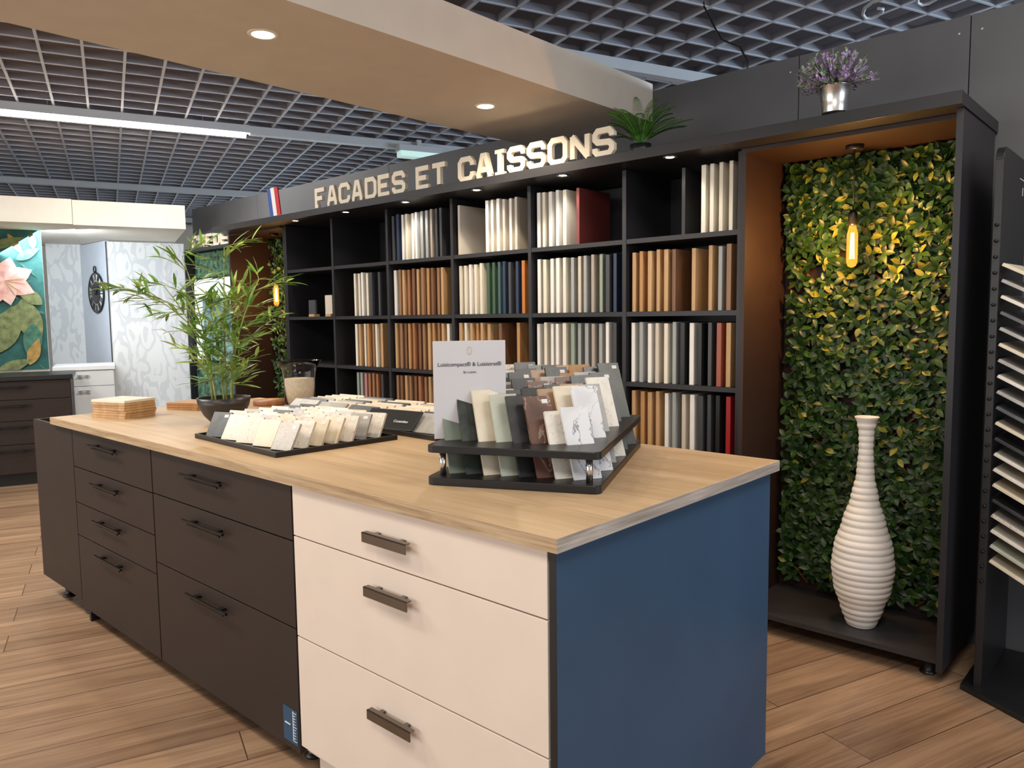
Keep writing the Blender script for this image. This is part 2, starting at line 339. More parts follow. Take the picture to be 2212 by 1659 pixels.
obj('hanging_ring',M().tube([(.032*math.cos(a*.314),-.012,.243+.032*math.sin(a*.314)) for a in range(21)],.006,8).box(-.012,.012,-.02,0,.208,.222),blackm,parent=t)
# splashback display
t=thing('splashback_display','dark display bay with printed splashback sample panels','display unit',loc=(0,0,0))
obj('frame',M().box(-6.56,-6.54,2.28,2.398,0,2.05).box(-6.56,-5.02,2.28,2.398,2.05,2.08).box(-6.54,-5.02,2.388,2.398,.0,2.05),unitm,parent=t)
fol=mat('splashback_foliage_print',(.06,.13,.08),.2,var=.9,scale=22); tea=mat('splashback_teal_print',(.16,.28,.29),.15,var=.9,scale=9); shi=mat('splashback_white_glow',(.80,.88,.92),.1,var=.05,emit=(.8,.92,1),es=.35)  # white panels given a glow that stands in for bright glare
obj('splashback_panel',M().box(-6.50,-5.1,2.36,2.38,1.80,2.04),fol,parent=t)
obj('splashback_panel',M().box(-6.50,-5.1,2.35,2.37,1.60,1.79),shi,parent=t)
obj('splashback_panel',M().box(-6.50,-6.35,2.34,2.36,1.0,1.79),shi,parent=t)  # upright glare strip built as a glowing panel
obj('splashback_panel',M().box(-6.34,-5.1,2.34,2.36,1.0,1.59),tea,parent=t)
obj('splashback_panel',M().box(-6.50,-5.1,2.33,2.35,.3,.98),fol,parent=t)
# ------------------------------------------------------------ lettering
GL={'F':[[(0,0),(0,1),(1,1)],[(0,.5),(.75,.5)],[(-.12,0),(.26,0)]],
'A':[[(.05,0),(.38,1),(.62,1),(.95,0)],[(.2,.3),(.8,.3)],[(-.06,0),(.2,0)],[(.8,0),(1.06,0)]],
'C':[[(1,.66),(1,.82),(.82,1),(.18,1),(0,.82),(0,.18),(.18,0),(.82,0),(1,.18),(1,.34)]],
'D':[[(.06,0),(.06,1)],[(-.05,1),(.8,1),(1,.8),(1,.2),(.8,0),(-.05,0)]],
'E':[[(1,1),(0,1),(0,0),(1,0)],[(0,.5),(.8,.5)]],
'S':[[(1,.72),(1,.84),(.84,1),(.16,1),(0,.84),(0,.66),(.16,.52),(.84,.48),(1,.34),(1,.16),(.84,0),(.16,0),(0,.16),(0,.28)]],
'T':[[(-.05,1),(1.05,1)],[(.5,1),(.5,0)]],
'O':[[(.5,1),(.18,1),(0,.82),(0,.18),(.18,0),(.82,0),(1,.18),(1,.82),(.82,1),(.5,1)]],
'N':[[(.04,0),(.04,1)],[(.0,1),(1,0)],[(.96,1),(.96,0)]],
'R':[[(0,0),(0,1),(.82,1),(1,.85),(1,.62),(.82,.48),(0,.48)],[(.5,.48),(1,0)]]}
def sign(name,label,s,x0,x1,y,z,h,sw,dep,mt):
    t=thing(name,label,'sign',loc=(x0,y,z)); wt=[.6 if c==' ' else (.70 if c=='I' else 1.0) for c in s]
    u=(x1-x0)/(sum(wt)); x=0; lw=u*.70
    for c,w in zip(s,wt):
        if c=='I':
            cx=u*w/2; a=sw*.5; b_=sw*1.15; q=sw*.72
            m=M().prism([(cx-b_,0),(cx+b_,0),(cx+b_,q),(cx+a,q),(cx+a,h-q),(cx+b_,h-q),(cx+b_,h),(cx-b_,h),(cx-b_,h-q),(cx-a,h-q),(cx-a,q),(cx-b_,q)],'y',-dep/2,dep/2)
            obj('letter',m,mt,parent=t,loc=(x,0,0))
        elif c!=' ':
            m=M(); W=lw; off=(u*w-W)/2
            for n_,st in enumerate(GL[c]): m.ribbon([(off+a*W,sw/2+b*(h-sw)) for a,b in st],sw,-dep/2-n_*.0002,dep/2)
            o=obj('letter',m,mt,parent=t,loc=(x,0,0))
        x+=u*w
    return t
sign('lettering_sign','cream block letters reading FACADES ET CAISSONS on shelf top','FACADES ET CAISSONS',-3.58,-1.12,1.835,2.13,.135,.028,.022,lettm)
sign('lettering_sign','small white letters reading CREDENCES on display bay top','CREDENCES',-6.45,-5.15,2.32,2.08,.125,.026,.025,lettm)
t=thing('tricolour_flag','small blue white red vertical tricolour panel on shelf top','flag',loc=(-4.17,1.84,2.13))
fb=mat('flag_blue',(.03,.08,.35),.5,var=.02); fr=mat('flag_red',(.55,.02,.03),.5,var=.02); fw=mat('flag_white',(.8,.8,.8),.5,var=.02)
g=M()
for i in range(3): g.box(i*.048,(i+1)*.048,-.004,.004,0,.205,i,Matrix.Rotation(D2(6),4,'X'))
obj('flag_panel',g,[fb,fw,fr],parent=t)
# ------------------------------------------------------------ wall unit
DV=[-.55-.605*k for k in range(7)]; SH=[.39,.735,1.065,1.405,1.752]; T2=.011
t=thing('shelving_unit','black open shelving unit with six columns of compartments','shelf')
for x in DV[1:6]: obj('divider',M().box(x-T2,x+T2,1.95,2.36,.09,2.08),unitm,parent=t)
obj('side_panel',M().box(DV[0]-.022,DV[0]-.001,1.95,2.36,.0,2.08),unitm,parent=t); obj('side_panel',M().box(DV[6]+.001,DV[6]+.022,1.95,2.36,0,2.08),unitm,parent=t)
for z in [.09]+SH: obj('shelf',M().box(DV[6]+.022,DV[0]-.022,1.952,2.36,z-.022,z),unitm,parent=t)
obj('back_panel',M().box(DV[6],DV[0],2.36,2.375,.0,2.08),unitm,parent=t)
t=thing('canopy_board','long black top board with recessed spotlights underneath','shelf top')
obj('board',M().box(-5.0,.30,1.80,2.395,2.085,2.13),unitm,parent=t,bevel=.001)
ledm=emis('led_white',(1,.97,.90),30)
for k in range(6):
    x=(DV[k]+DV[k+1])/2
    obj('spotlight',M().lathe([(.0,2.0835),(.020,2.0835),(.020,2.0845),(0,2.0845)],24,1,(x,1.86,0)).lathe([(.020,2.085),(.020,2.082),(.031,2.080),(.033,2.085)],24,0,(x,1.86,0)),[steel,ledm],parent=t)
def niche(x0,x1,label,yr=1.86):
    t=thing('display_niche',label,'cabinet')
    obj('side_panel',M().box(x0,x0+.022,1.93,2.37,.07,2.084),nichem,parent=t); obj('side_panel',M().box(x1-.022,x1,yr,2.37,.07,2.084),unitm,parent=t)
    obj('back_panel',M().box(x0+.022,x1-.022,2.355,2.37,.09,2.084),nichem,parent=t)
    obj('bottom_panel',M().box(x0+.022,x1-.022,1.93,2.355,.07,.09),anth,parent=t)
    obj('top_panel',M().box(x0+.022,x1-.022,1.93,2.355,2.067,2.084),nichem,parent=t)
    for xx in (x0+.06,x1-.08):
        for yy in (2.0,2.28):
            g=M(); foot(g,xx,yy,.07); obj('foot',g,blackm,parent=t)
niche(-.549,.295,'tall dark open niche holding leaf wall and vase'); niche(-4.99,-4.181,'tall dark open niche with leaf wall and lamp',1.95)
def leafwall(x0,x1,z0,z1,y,n,label,lx,lz):
    t=thing('artificial_leaf_wall',label,'artificial plant')
    g=M(); wx=x1-x0
    for s in (-1,1):
        c=-1.0
        while c<(z1-z0)+wx+1:
            za=z0+c; zb=z0+c+s*wx
            dz=zb-za; t0=(z0-za)/dz; t1=(z1-za)/dz
            lo=max(0,min(t0,t1)); hi=min(1,max(t0,t1))
            if hi>lo+.01:
                A=Vector((x0+wx*lo,y+.035+.004*s,za+dz*lo)); B=Vector((x0+wx*hi,y+.035+.004*s,za+dz*hi)); g.tube([A,B],.006,4,0,False)
            c+=.14
    obj('trellis',g,lattm,parent=t)
    g=M()
    for i in range(n):
        bx=random.uniform(x0+.01,x1-.01); bz=random.uniform(z0+.01,z1+.01) if i%6 else random.uniform(z1-.35,z1+.01); by=y+random.uniform(-.022,.03)
        a0=random.uniform(0,6.28); dl=math.hypot(bx-lx,bz-lz); py=.11 if dl<.5 else (.06 if bz>1.2 else .02)  # more yellow leaves around the bulb paint its glow into the foliage
        for j in range(random.choice((4,5,5,6))):
            a=a0+j*1.25+random.uniform(-.3,.3)
            d=Vector((math.cos(a),random.uniform(-.8,-.1),math.sin(a)*.9-.15)); L_=random.uniform(.036,.054)
            ex=bx+d.normalized().x*L_; ez=bz+d.normalized().z*L_
            if ex<x0-.015 or ex>x1+.012 or ez>2.062: continue
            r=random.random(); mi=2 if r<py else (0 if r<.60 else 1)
            g.leaf((bx,by,bz),d,(random.uniform(-.4,.4),-1,random.uniform(.0,.8)),L_,random.uniform(.021,.029),mi,.3,.25)
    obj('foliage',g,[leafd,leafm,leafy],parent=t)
leafwall(-.50,.245,.13,2.05,2.30,1550,'dense green artificial leaves, yellower in the bulb glow, on brown trellis',-.15,1.7)
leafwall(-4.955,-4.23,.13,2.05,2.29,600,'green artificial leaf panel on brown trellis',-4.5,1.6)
bulbg=mat('amber_glass',(1,.72,.35),.03,var=0,trans=1,ior=1.1,emit=(1,.36,.05),es=.8)
fil=emis('glowing_filament',(1,.50,.12),45)
def pendant(x,y,zs,label,e):
    t=thing('pendant_lamp',label,'lamp',loc=(x,y,0))
    obj('ceiling_rose',M().lathe([(.0,2.066),(.035,2.066),(.035,2.050),(.032,2.047),(0,2.047)],24),blackm,parent=t)
    obj('cord',M().tube([(0,0,2.05),(0,0,zs)],.0028,8),blackm,parent=t)
    obj('socket',M().lathe([(0,zs+.01),(.012,zs+.008),(.018,zs-.01),(.019,zs-.05),(.016,zs-.055),(0,zs-.055)],24),blkmet,parent=t)
    z=zs-.05
    obj('bulb',M().lathe([(.013,z),(.015,z-.015),(.022,z-.04),(.022,z-.152),(.016,z-.170),(.006,z-.176),(.0001,z-.177)],24),bulbg,parent=t)
    g=M()
    for k in range(8):
        a=k*.785; g.tube([(.006*math.cos(a),.006*math.sin(a),z-.035),(.010*math.cos(a),.010*math.sin(a),z-.14)],.0013,4)
    obj('filament',g,fil,parent=t)
    l=bpy.data.lights.new('lamp_light','POINT'); l.energy=e; l.color=(1,.47,.13); l.shadow_soft_size=.03
    o=bpy.data.objects.new('lamp_light',l); COL.objects.link(o); o.location=(x,y-.06,z-.09)
pendant(-.15,2.12,1.80,'hanging filament bulb on black cord in niche',18); pendant(-4.56,2.09,1.72,'hanging filament bulb on black cord in niche',9)
# vase
pr=[(0,.0),(.052,0),(.058,.006)]
def vr(t):
    ks=[(0,.058),(.08,.082),(.18,.110),(.28,.121),(.38,.112),(.5,.082),(.61,.053),(.72,.035),(.85,.028),(.93,.030),(.97,.038),(1,.049)]
    for (a,ra),(b,rb) in zip(ks[:-1],ks[1:]):
        if t<=b: u=(t-a)/(b-a); u=u*u*(3-2*u)*.5+u*.5; return ra+(rb-ra)*u
    return ks[-1][1]
H=.875
for i in range(1,331):
    t_=i/330; rib=0 if t_>.965 else (.0042 if t_<.7 else .003)*abs(math.sin(t_*math.pi*33))
    pr.append((vr(t_)+rib-.002,.006+t_*(H-.006)))
pr+= [(.044,H),(.024,H-.04),(.022,H-.2),(0,H-.21)]
obj('ribbed_vase',M().lathe(pr,64),cer,loc=(-.06,2.08,.0905),label='tall white ribbed ceramic bottle vase standing in niche',cat='vase')
t=thing('potted_flower','purple sprigs in a silver metal bucket on shelf top','potted plant',loc=(-.165,1.93,2.13))
obj('bucket',M().lathe([(0,0),(.042,0),(.044,.004),(.050,.06),(.050,.064),(.058,.125),(.061,.128),(.061,.132),(.055,.130),(.046,.02),(0,.02)],40),steel,parent=t)
g=M(); s=M()
for i in range(250):
    a=random.uniform(0,6.28); el=random.uniform(-.1,1.5); L_=random.uniform(.08,.135)
    d=Vector((math.cos(a)*math.cos(el),math.sin(a)*math.cos(el),math.sin(el)))
    b0=Vector((math.cos(a)*.03,math.sin(a)*.03,.13)); e=b0+d*L_; s.tube([b0,e],.001,3)
    col=0 if random.random()<.6 else 1
    for j in range(11):
        q=b0+d*L_*(.25+.07*j); dd=Vector((random.uniform(-1,1),random.uniform(-1,1),random.uniform(-.3,1)))
        g.leaf(q,dd,(0,0,1),.018,.010,col,.2)
obj('blossom',g,[purp,purp2],parent=t); obj('stem',s,purp2,parent=t)
# fern
t=thing('potted_fern','bright green artificial fern in small black pot on shelf top','potted plant',loc=(-1.05,1.93,2.13))
obj('pot',M().lathe([(0,0),(.045,0),(.05,.05),(.048,.05),(0,.04)],24),blackm,parent=t)
g=M()
for i in range(30):
    a=i*2.4; L_=random.uniform(.18,.25); lift=random.uniform(.7,1.6); pts=[]
    for k in range(17):
        u=k/16; r=L_*u*(1 if lift<1.0 else .75); z=.05+L_*lift*u*(1-.5*u)
        pts.append(Vector((math.cos(a)*r,math.sin(a)*r,z)))
    g.tube(pts,.0013,4)
    for k in range(3,17):
        w=.032*(1-((k-5)/13)**2); tdir=(pts[k]-pts[k-1]).normalized(); sd=tdir.cross(Vector((0,0,1))).normalized()
        for f_ in (0,.5):
            q=pts[k]-(pts[k]-pts[k-1])*f_
            for sg in (-1,1): g.leaf(q,sd*sg+tdir*.55,(0,0,1),max(.010,w),.0065,0,.1,.2)
obj('frond',g,fernm,parent=t)
# ------------------------------------------------------------ samples on shelves
K=dict(W='white',C='cream',B='beige',T='taupe',G='grey',S='sage',N='green',E='teal',V='navy',K='black',A='anthracite',U='rust',R='red',X='orange',I='wine',P='pink',O='oak',H='honey',L='walnut',M='brown',D='chestnut')
bays={(0,4):"______K_CCCC",(0,3):"OHOOOL_O_OGM",(0,2):"WGWBCGKWKAUO",(0,1):"OHOOWGBWAAKR",
(1,4):"WCWWC_I_____",(1,3):"WCWWCGBGTSAV",(1,2):"WCWWCSGGTGWA",(1,1):"WGCBAGTWBGAA",
(2,4):"B____WCWBWB_",(2,3):"CCWCCNNEVAVX",(2,2):"OCOHOO_L__H_",(2,1):"OMOLBOML____",
(3,4):"AVWCWWGGTAA_",(3,3):"WMODLOMHLMO_",(3,2):"OMLHDLMOHMOW",(3,1):"MLOMLDMOLM__",
(4,3):"____CCWCA_A_",(4,2):"____COCHMCO_",(4,1):"____SGPDMDA_"}
nice=dict(white='white',cream='cream',beige='beige',taupe='taupe',grey='grey',sage='sage green',green='dark green',teal='dark teal',navy='navy blue',black='black',anthracite='anthracite grey',rust='rust red',red='bright red',orange='orange brown',wine='dark wine red',pink='dusty pink',oak='light oak',honey='honey oak',walnut='dark walnut',brown='brown wood',chestnut='chestnut wood')
for (c,r),s in bays.items():
    xl=DV[c+1]+.028; w=.542/12; z=SH[r]+.0003
    for i,ch in enumerate(s):
        if ch=='_': continue
        key=K[ch]; x=xl+i*w+random.uniform(0,.007); h=random.choice((.285,.287,.29,.283)); dy=random.uniform(0,.012); th=random.choice((.018,.019,.022))
        if r==4 and c==0: h=.30
        o=obj('cabinet_front_sample',M().box(0,th,0,.27,0,h),P[key],loc=(x,1.965+dy,z),label='upright %s cabinet front sample panel on black shelf'%nice[key],cat='sample panel',group='front samples in shelf compartments',bevel=.001,seg=1)
for i,(x,c,h) in enumerate(((-3.93,'anthracite',.12),(-3.82,'taupe',.10),(-3.72,'beige',.15),(-3.66,'anthracite',.16))):
    obj('wood_base_sample',M().box(0,.085,.008,.022,.018,h,0).box(.01,.075,0,.05,0,.018,1),[P[c],P['oak']],loc=(x,1.97+.07*(i%2),SH[3]+.0003),label='small sample plate on a pale wooden foot',cat='sample panel',group='small samples on upper shelf')
# ------------------------------------------------------------ island
obj('worktop',M().box(-3.087,0,0,1.086,.908,.94),[oaktop],label='long light oak laminate worktop covering the island cabinets',cat='worktop',bevel=.001)
wt=bpy.data.objects['worktop']; wt.data.materials.append(oakedge); wt.data.materials.append(greyedge)
for p_ in wt.data.polygons:
    if p_.normal.y<-.5: p_.material_index=1
    if p_.normal.x>.5: p_.material_index=2
def cab(label,x0,x1,fronts,dm,hm,hx,style,body):
    t=thing('drawer_cabinet',label,'cabinet')
    obj('body',M().box(x0+.001,x1-.001,.041,1.05,.075,.907),body,parent=t)
    for xx in (x0+.07,x1-.07):
        for yy in (.11,.95):
            g=M(); foot(g,xx,yy,.075); obj('foot',g,blackm,parent=t)
    for (z0,z1,hz) in fronts: drawerbox(t,x0+.002,x1-.002,.02,z0,z1,dm,hm,hx[0],hx[1],hz,style)
    return t
t=cab('cream white three-drawer base cabinet with flat bronze handles',-1.02,-.041,[(.754,.904,.825),(.447,.750,.680),(.10,.443,.345)],white,bronze,(-.645,-.47),'flat',white)
obj('plinth',M().box(-1.0,-.06,.07,.085,.0,.095),white,parent=t)
cab('matt black three-drawer base cabinet with slim black bar handles',-2.005,-1.024,[(.735,.904,.85),(.465,.731,.685),(.07,.461,.415)],drawd,blkmet,(-1.71,-1.41),'bar',blackm)
t=cab('matt black four-drawer base cabinet with slim black bar handles',-2.86,-2.009,[(.733,.904,.86),(.567,.729,.69),(.413,.563,.525),(.07,.409,.37)],drawd,blkmet,(-2.60,-2.30),'bar',blackm)
obj('leg_panel',M().box(-2.84,-2.82,.04,.5,0,.07),blackm,parent=t)
t=thing('end_cabinet','open-topped dark grey carcass at the end of the island','cabinet')
obj('front_panel',M().box(-3.41,-2.864,.02,.039,.10,.903),drawd,parent=t,bevel=.001)
obj('side_panel',M().box(-3.41,-3.39,.04,.60,.10,.903),drawd,parent=t); obj('side_panel',M().box(-2.884,-2.864,.04,.60,.10,.903),drawd,parent=t)
obj('back_panel',M().box(-3.39,-2.885,.585,.60,.10,.903),P['grey'],parent=t); obj('bottom_panel',M().box(-3.39,-2.885,.04,.585,.10,.12),drawd,parent=t)
for a in (-3.27,-2.95):
    for b in (.09,.53): g=M(); foot(g,a,b,.10); obj('foot',g,blackm,parent=t)
obj('blue_cover_board',M().box(-.038,-.018,.02,1.06,.0,.907),[bluep],label='large flat slate blue board closing the island end',cat='cover board',bevel=.001)
ep=bpy.data.objects['blue_cover_board']; ep.data.materials.append(blackm)  # front edge of the blue board coloured black for its shade
for p_ in ep.data.polygons:
    if p_.normal.y<-.5: p_.material_index=1
t=thing('ruler_sticker','small blue paper sticker with white ruler marks on drawer','sticker')
obj('paper',M().box(-1.115,-1.035,.0185,.0195,.09,.20),mat('label_blue',(.02,.07,.14),.5,var=.05),parent=t)
g=M(); g.box(-1.06,-1.057,.0175,.0184,.10,.195)
for k in range(11): g.box(-1.057,-1.045 if k%5 else -1.04,.0175,.0184,.10+k*.009,.1015+k*.009)
g.box(-1.105,-1.075,.0175,.0184,.145,.149)
obj('ruler_marks',g,inkw,parent=t)
# ------------------------------------------------------------ trays
ST={'wht':stone('quartz_white',(.66,.61,.52),(.75,.70,.62),20,vein=(.50,.42,.32)),'spk':stone('quartz_speckled',(.47,.45,.41),(.55,.52,.48),30,speck=((.28,.26,.23),260,.26)),
'cr':stone('quartz_cream',(.66,.57,.42),(.74,.66,.52),15),'dk':stone('stone_dark',(.06,.065,.07),(.10,.105,.11),20),'ter':stone('terrazzo',(.62,.57,.49),(.68,.63,.55),15,speck=((.22,.14,.10),150,.25)),
'gr':stone('stone_grey',(.32,.31,.29),(.42,.41,.39),20),'bk':stone('stone_black',(.012,.012,.013),(.03,.03,.032),20),
'slate':stone('slate_green_black',(.018,.024,.02),(.05,.06,.05),18),'gmar':stone('pale_green_stone',(.42,.44,.35),(.54,.56,.46),9),
'bmar':stone('brown_marble',(.085,.038,.026),(.14,.065,.042),8,vein=(.45,.35,.3)),'wmar':stone('white_marble',(.62,.62,.63),(.72,.72,.73),7,vein=(.2,.2,.22)),
'sage':stone('sage_stone',(.15,.18,.145),(.22,.25,.20),10),'oak':P['honey'],'tan':stone('tan_stone',(.34,.20,.12),(.42,.27,.16),14)}
SN={'wht':'white veined quartz','spk':'grey speckled quartz','cr':'cream quartz','dk':'dark grey stone','ter':'brown-flecked terrazzo','gr':'mid-grey stone','bk':'black stone','slate':'dark green slate','gmar':'pale green stone','bmar':'brown white-veined marble','wmar':'white marble','sage':'sage green stone','oak':'honey oak','tan':'tan stone'}
labm=mat('white_sticker',(.75,.75,.72),.6,var=.01)
def tray(name,label,x0,x1,y0,y1,z,h=.012,rz=0):
    t=thing(name,label,'tray',loc=(x0,y0,z),rot=(0,0,rz)); W,D=x1-x0,y1-y0
    g=M(); g.box(0,W,0,D,0,.006); g.box(0,W,0,.008,.006,h+.006); g.box(0,W,D-.008,D,.006,h+.006); g.box(0,.008,.008,D-.008,.006,h+.006); g.box(W-.008,W,.008,D-.008,.006,h+.006)
    obj('tray_body',g,blackm,parent=t,bevel=.001); return t
tray('sample_tray','flat black tray holding rows of small stone tiles',-1.90,-1.27,.145,.635,.94,rz=D2(-2.5))
def tilt(name,kind,w,h,th,x,y,z,rz,tl,group,lab,sticker=True):
    m=M(); m.box(-w/2,w/2,0,th,0,h,0)
    if sticker: m.box(w*.16,w*.38,-.0006,-.0001,h-.022,h-.010,1)
    o=obj(name,m,[ST[kind],labm],loc=(x,y,z),label=lab%SN[kind],cat='stone sample',group=group,bevel=.0008,seg=1)
    o.rotation_euler=(-tl,0,rz); return o
rows=[['dk','wht','wht','cr','spk'],['wht','cr','spk','cr','wht'],['gr','wht','cr','ter','cr'],['cr','dk','spk','wht','cr'],['wht','gr','cr','ter','wht'],['dk','cr','wht','spk','gr'],['bk','cr','wht','cr','wht']]
for j,rw in enumerate(rows):
    for i,kd in enumerate(rw):
        tilt('stone_tile',kd,.090,.102,.010,-1.815+i*.116+j*.002+random.uniform(-.004,.004),.180+j*.060,.949,D2(16+random.uniform(-3,3)),D2(31+random.uniform(-2,2)),'small stone tiles in black tray','small square %s sample tile leaning in tray')
tray('sample_tray','long black tray with stacked composite samples',-2.28,-1.11,.70,1.06,.94,rz=D2(-1.5))
cols=['cr','wht','cr','gr','wht','cr','spk','dk']
for j in range(7):
    for i in range(5):
        tilt('stone_tile',random.choice(cols),.18,.105,.009,-2.16+i*.222,.735+j*.042,.949,D2(6+random.uniform(-2,2)),D2(52),'flat leaning samples in long tray','oblong %s sample leaning in long tray',False)
t=thing('sample_board','black display board with fine white lettering leaning in tray','sign',loc=(-1.44,.70,.95),rot=(-D2(48),0,D2(8)))
obj('board',M().box(-.14,.14,-.006,0,0,.10),blackm,parent=t,bevel=.002)
text('lettering','Cosentino',.018,inkw,t,(.06,-.0065,.035),(D2(90),0,0))
# ------------------------------------------------------------ two-tier stand
SR=D2(25); t=thing('sample_stand','black two-tier sample stand with metal posts','display stand',loc=(-.586,.165,.94),rot=(0,0,SR))
def rrect(x0,x1,y0,y1,r):
    pts=[]
    for cx,cy,a0 in ((x1-r,y0+r,-90),(x1-r,y1-r,0),(x0+r,y1-r,90),(x0+r,y0+r,180)):
        for k in range(6): a=D2(a0+k*18); pts.append((cx+r*math.cos(a),cy+r*math.sin(a)))
    return pts
obj('base_board',M().prism(rrect(0,.475,0,.75,.02),'z',0,.022),blackm,parent=t,bevel=.002)
obj('upper_board',M().prism(rrect(0,.475,0,.75,.02),'z',.088,.108),blackm,parent=t,bevel=.002)
for x,y in ((.035,.035),(.44,.035),(.44,.715),(.035,.715)): obj('post',M().lathe([(.009,.022),(.009,.088)],20,0,(x,y,0)),steel,parent=t)
def S2W(a,b): return (-.586+a*math.cos(SR)-b*math.sin(SR), .165+a*math.sin(SR)+b*math.cos(SR))
rws=[['sage','slate','cr','gmar','bk','bmar','wht','wmar'],['dk','slate','cr','dk','bk','tan','cr','wmar'],['bk','dk','gr','bk','bmar','slate','tan','gr'],['dk','sage','bk','oak','gr','bmar','dk','wht'],['dk','ter','bk','tan','slate','oak','gr','dk'],['ter','dk','sage','bk','tan','oak','dk','slate']]
for j,rw in enumerate(rws):
    for i,kd in enumerate(rw):
        x,y=S2W(.080+i*.050+(.010 if j%2 else 0),.075+j*.112); tilt('surface_sample',kd,.078,(.238 if i<6 or j>0 else .20)+.010*j+random.uniform(-.014,.010),.010,x,y,.9625,D2(62+random.uniform(-1.2,1.2)),D2(27+random.uniform(-1,1)),'tall samples in two-tier stand','tall %s sample slanting in black stand')
px,py=S2W(-.016,.10)
t=thing('printed_sign','pale upright sign panel with printed product lettering','sign',loc=(px,py,1.0485),rot=(0,0,D2(52)))
obj('panel',M().box(0,.205,0,.004,0,.275),acr,parent=t,bevel=.0005)
text('lettering','Luisicompact® & Luisistrat®',.0155,inkg,t,(.1025,-.0008,.204),(D2(90),0,0),ext=.0003,off=.0001)
text('lettering','By Luisina',.009,inkg,t,(.1025,-.0008,.184),(D2(90),0,0),ext=.0003)
g=M()
for k in range(9):
    a=k*.7; g.lathe([(0,0),(.0016,0),(.0016,.0006),(0,.0006)],8,0,(.1025+.006*math.cos(a),-.0006,.247+.010*math.sin(a)),T=RX)
obj('emblem',g,mat('gold_ink',(.55,.47,.25),.5,var=0),parent=t)
# ------------------------------------------------------------ bamboo
t=thing('potted_bamboo','artificial bamboo plant in dark round bowl on worktop','potted plant',loc=(-2.20,.42,.94))
obj('bowl',M().lathe([(0,0),(.05,0),(.055,.006),(.085,.04),(.105,.08),(.112,.115),(.106,.115),(.098,.08),(.08,.05),(0,.04)],40),bowlm,parent=t)
obj('soil',M().lathe([(0,.085),(.098,.085),(.1,.08),(0,.078)],24),soil,parent=t)
st=M(); lf=M(); Rv=Vector((R.x,R.y,0)); Fv=Vector((Fh.x,Fh.y,0))
def twig(b0,d,L_,n):
    pts=[]
    for k in range(7):
        u=k/6; pts.append(b0+d*L_*u+Vector((0,0,-.25*L_*u*u)))
    st.tube(pts,[.0018]*6+[.0008],4)
    for k in range(n):
        u=.25+.75*k/(n-1); i=min(5,int(u*6)); q=pts[i]+(pts[i+1]-pts[i])*(u*6-i)
        sd=Vector((random.uniform(-1,1),random.uniform(-1,1),random.uniform(-.5,.7))); dd=(d*1.0+sd*.8)
        lf.leaf(q,dd,(random.uniform(-.5,.5),random.uniform(-.5,.5),1),random.uniform(.065,.11),random.uniform(.012,.017),0 if random.random()<.55 else 1,.15,.2)
stems=[(-.05,.0,-.10,.72),(.0,.03,.02,.76),(.04,-.02,.14,.62),(-.02,-.04,-.20,.60),(.02,.05,.06,.55),(.0,0,-.04,.48)]
for (a,b,lean,h) in stems:
    pts=[]
    for k in range(11):
        u=k/10; pts.append(Rv*(a+lean*u*u)+Fv*b+Vector((0,0,.085+(h-.085)*u)))
    st.tube(pts,[.0048*(1-.6*k/10) for k in range(11)],6)
    for k in range(2,11):
        for _ in range(2):
            an=random.uniform(0,6.28); rd=Rv*math.cos(an)*1.0+Fv*math.sin(an)*.7+Vector((0,0,random.uniform(.1,1.0)))
            twig(pts[k],rd.normalized(),random.uniform(.07,.16),6)
b0=-Rv*.08+Vector((0,0,.38)); pts=[b0+(-Rv*.30*k/8)+Vector((0,0,.20*math.sin(k/8*1.5))) for k in range(9)]
st.tube(pts,.0022,5)
for k in range(3,9):
    for _ in range(2): twig(pts[k],(-Rv+Vector((0,0,random.uniform(-.5,.7)))+Fv*random.uniform(-.5,.5)).normalized(),.09,5)
obj('stem',st,bstem,parent=t); obj('foliage',lf,[bam1,bam2],parent=t)
t=thing('glass_vase','flared clear glass vase filled with pale sand','vase',loc=(-2.50,.985,.94))
obj('vessel',M().lathe([(0,0),(.072,0),(.078,.006),(.078,.14),(.085,.19),(.112,.236),(.114,.238),(.111,.238),(.083,.19),(.0755,.14),(.0755,.010),(0,.010)],48),glass,parent=t)
obj('sand_filling',M().lathe([(0,.011),(.0745,.011),(.0745,.145),(0,.15)],40),sand,parent=t)
obj('wooden_disc',M().lathe([(0,0),(.085,0),(.088,.004),(.088,.022),(.085,.026),(0,.026)],40),P['chestnut'],loc=(-2.70,.93,.94),label='small round brown wooden board on worktop',cat='board')
for k in range(7):
    o=obj('wood_sample_board',M().box(-.11,.11,-.085,.085,0,.0115),P['oak'] if k<6 else P['cream'],loc=(-2.84+random.uniform(-.004,.004),.245+random.uniform(-.004,.004),.9401+k*.0122),rot=(0,0,D2(18+random.uniform(-2,2))),label='pale oak sample board in a neat stack' if k<6 else 'cream sample board on top of oak stack',cat='sample board',group='stacked oak sample boards',bevel=.001)
for k in range(3):
    obj('wood_sample_board',M().box(-.10,.10,-.08,.08,0,.0115),P['honey'],loc=(-2.88,.60,.9401+k*.0122),rot=(0,0,D2(20+k*2)),label='honey oak sample board in a low stack',cat='sample board',group='low stack of oak sample boards',bevel=.001)
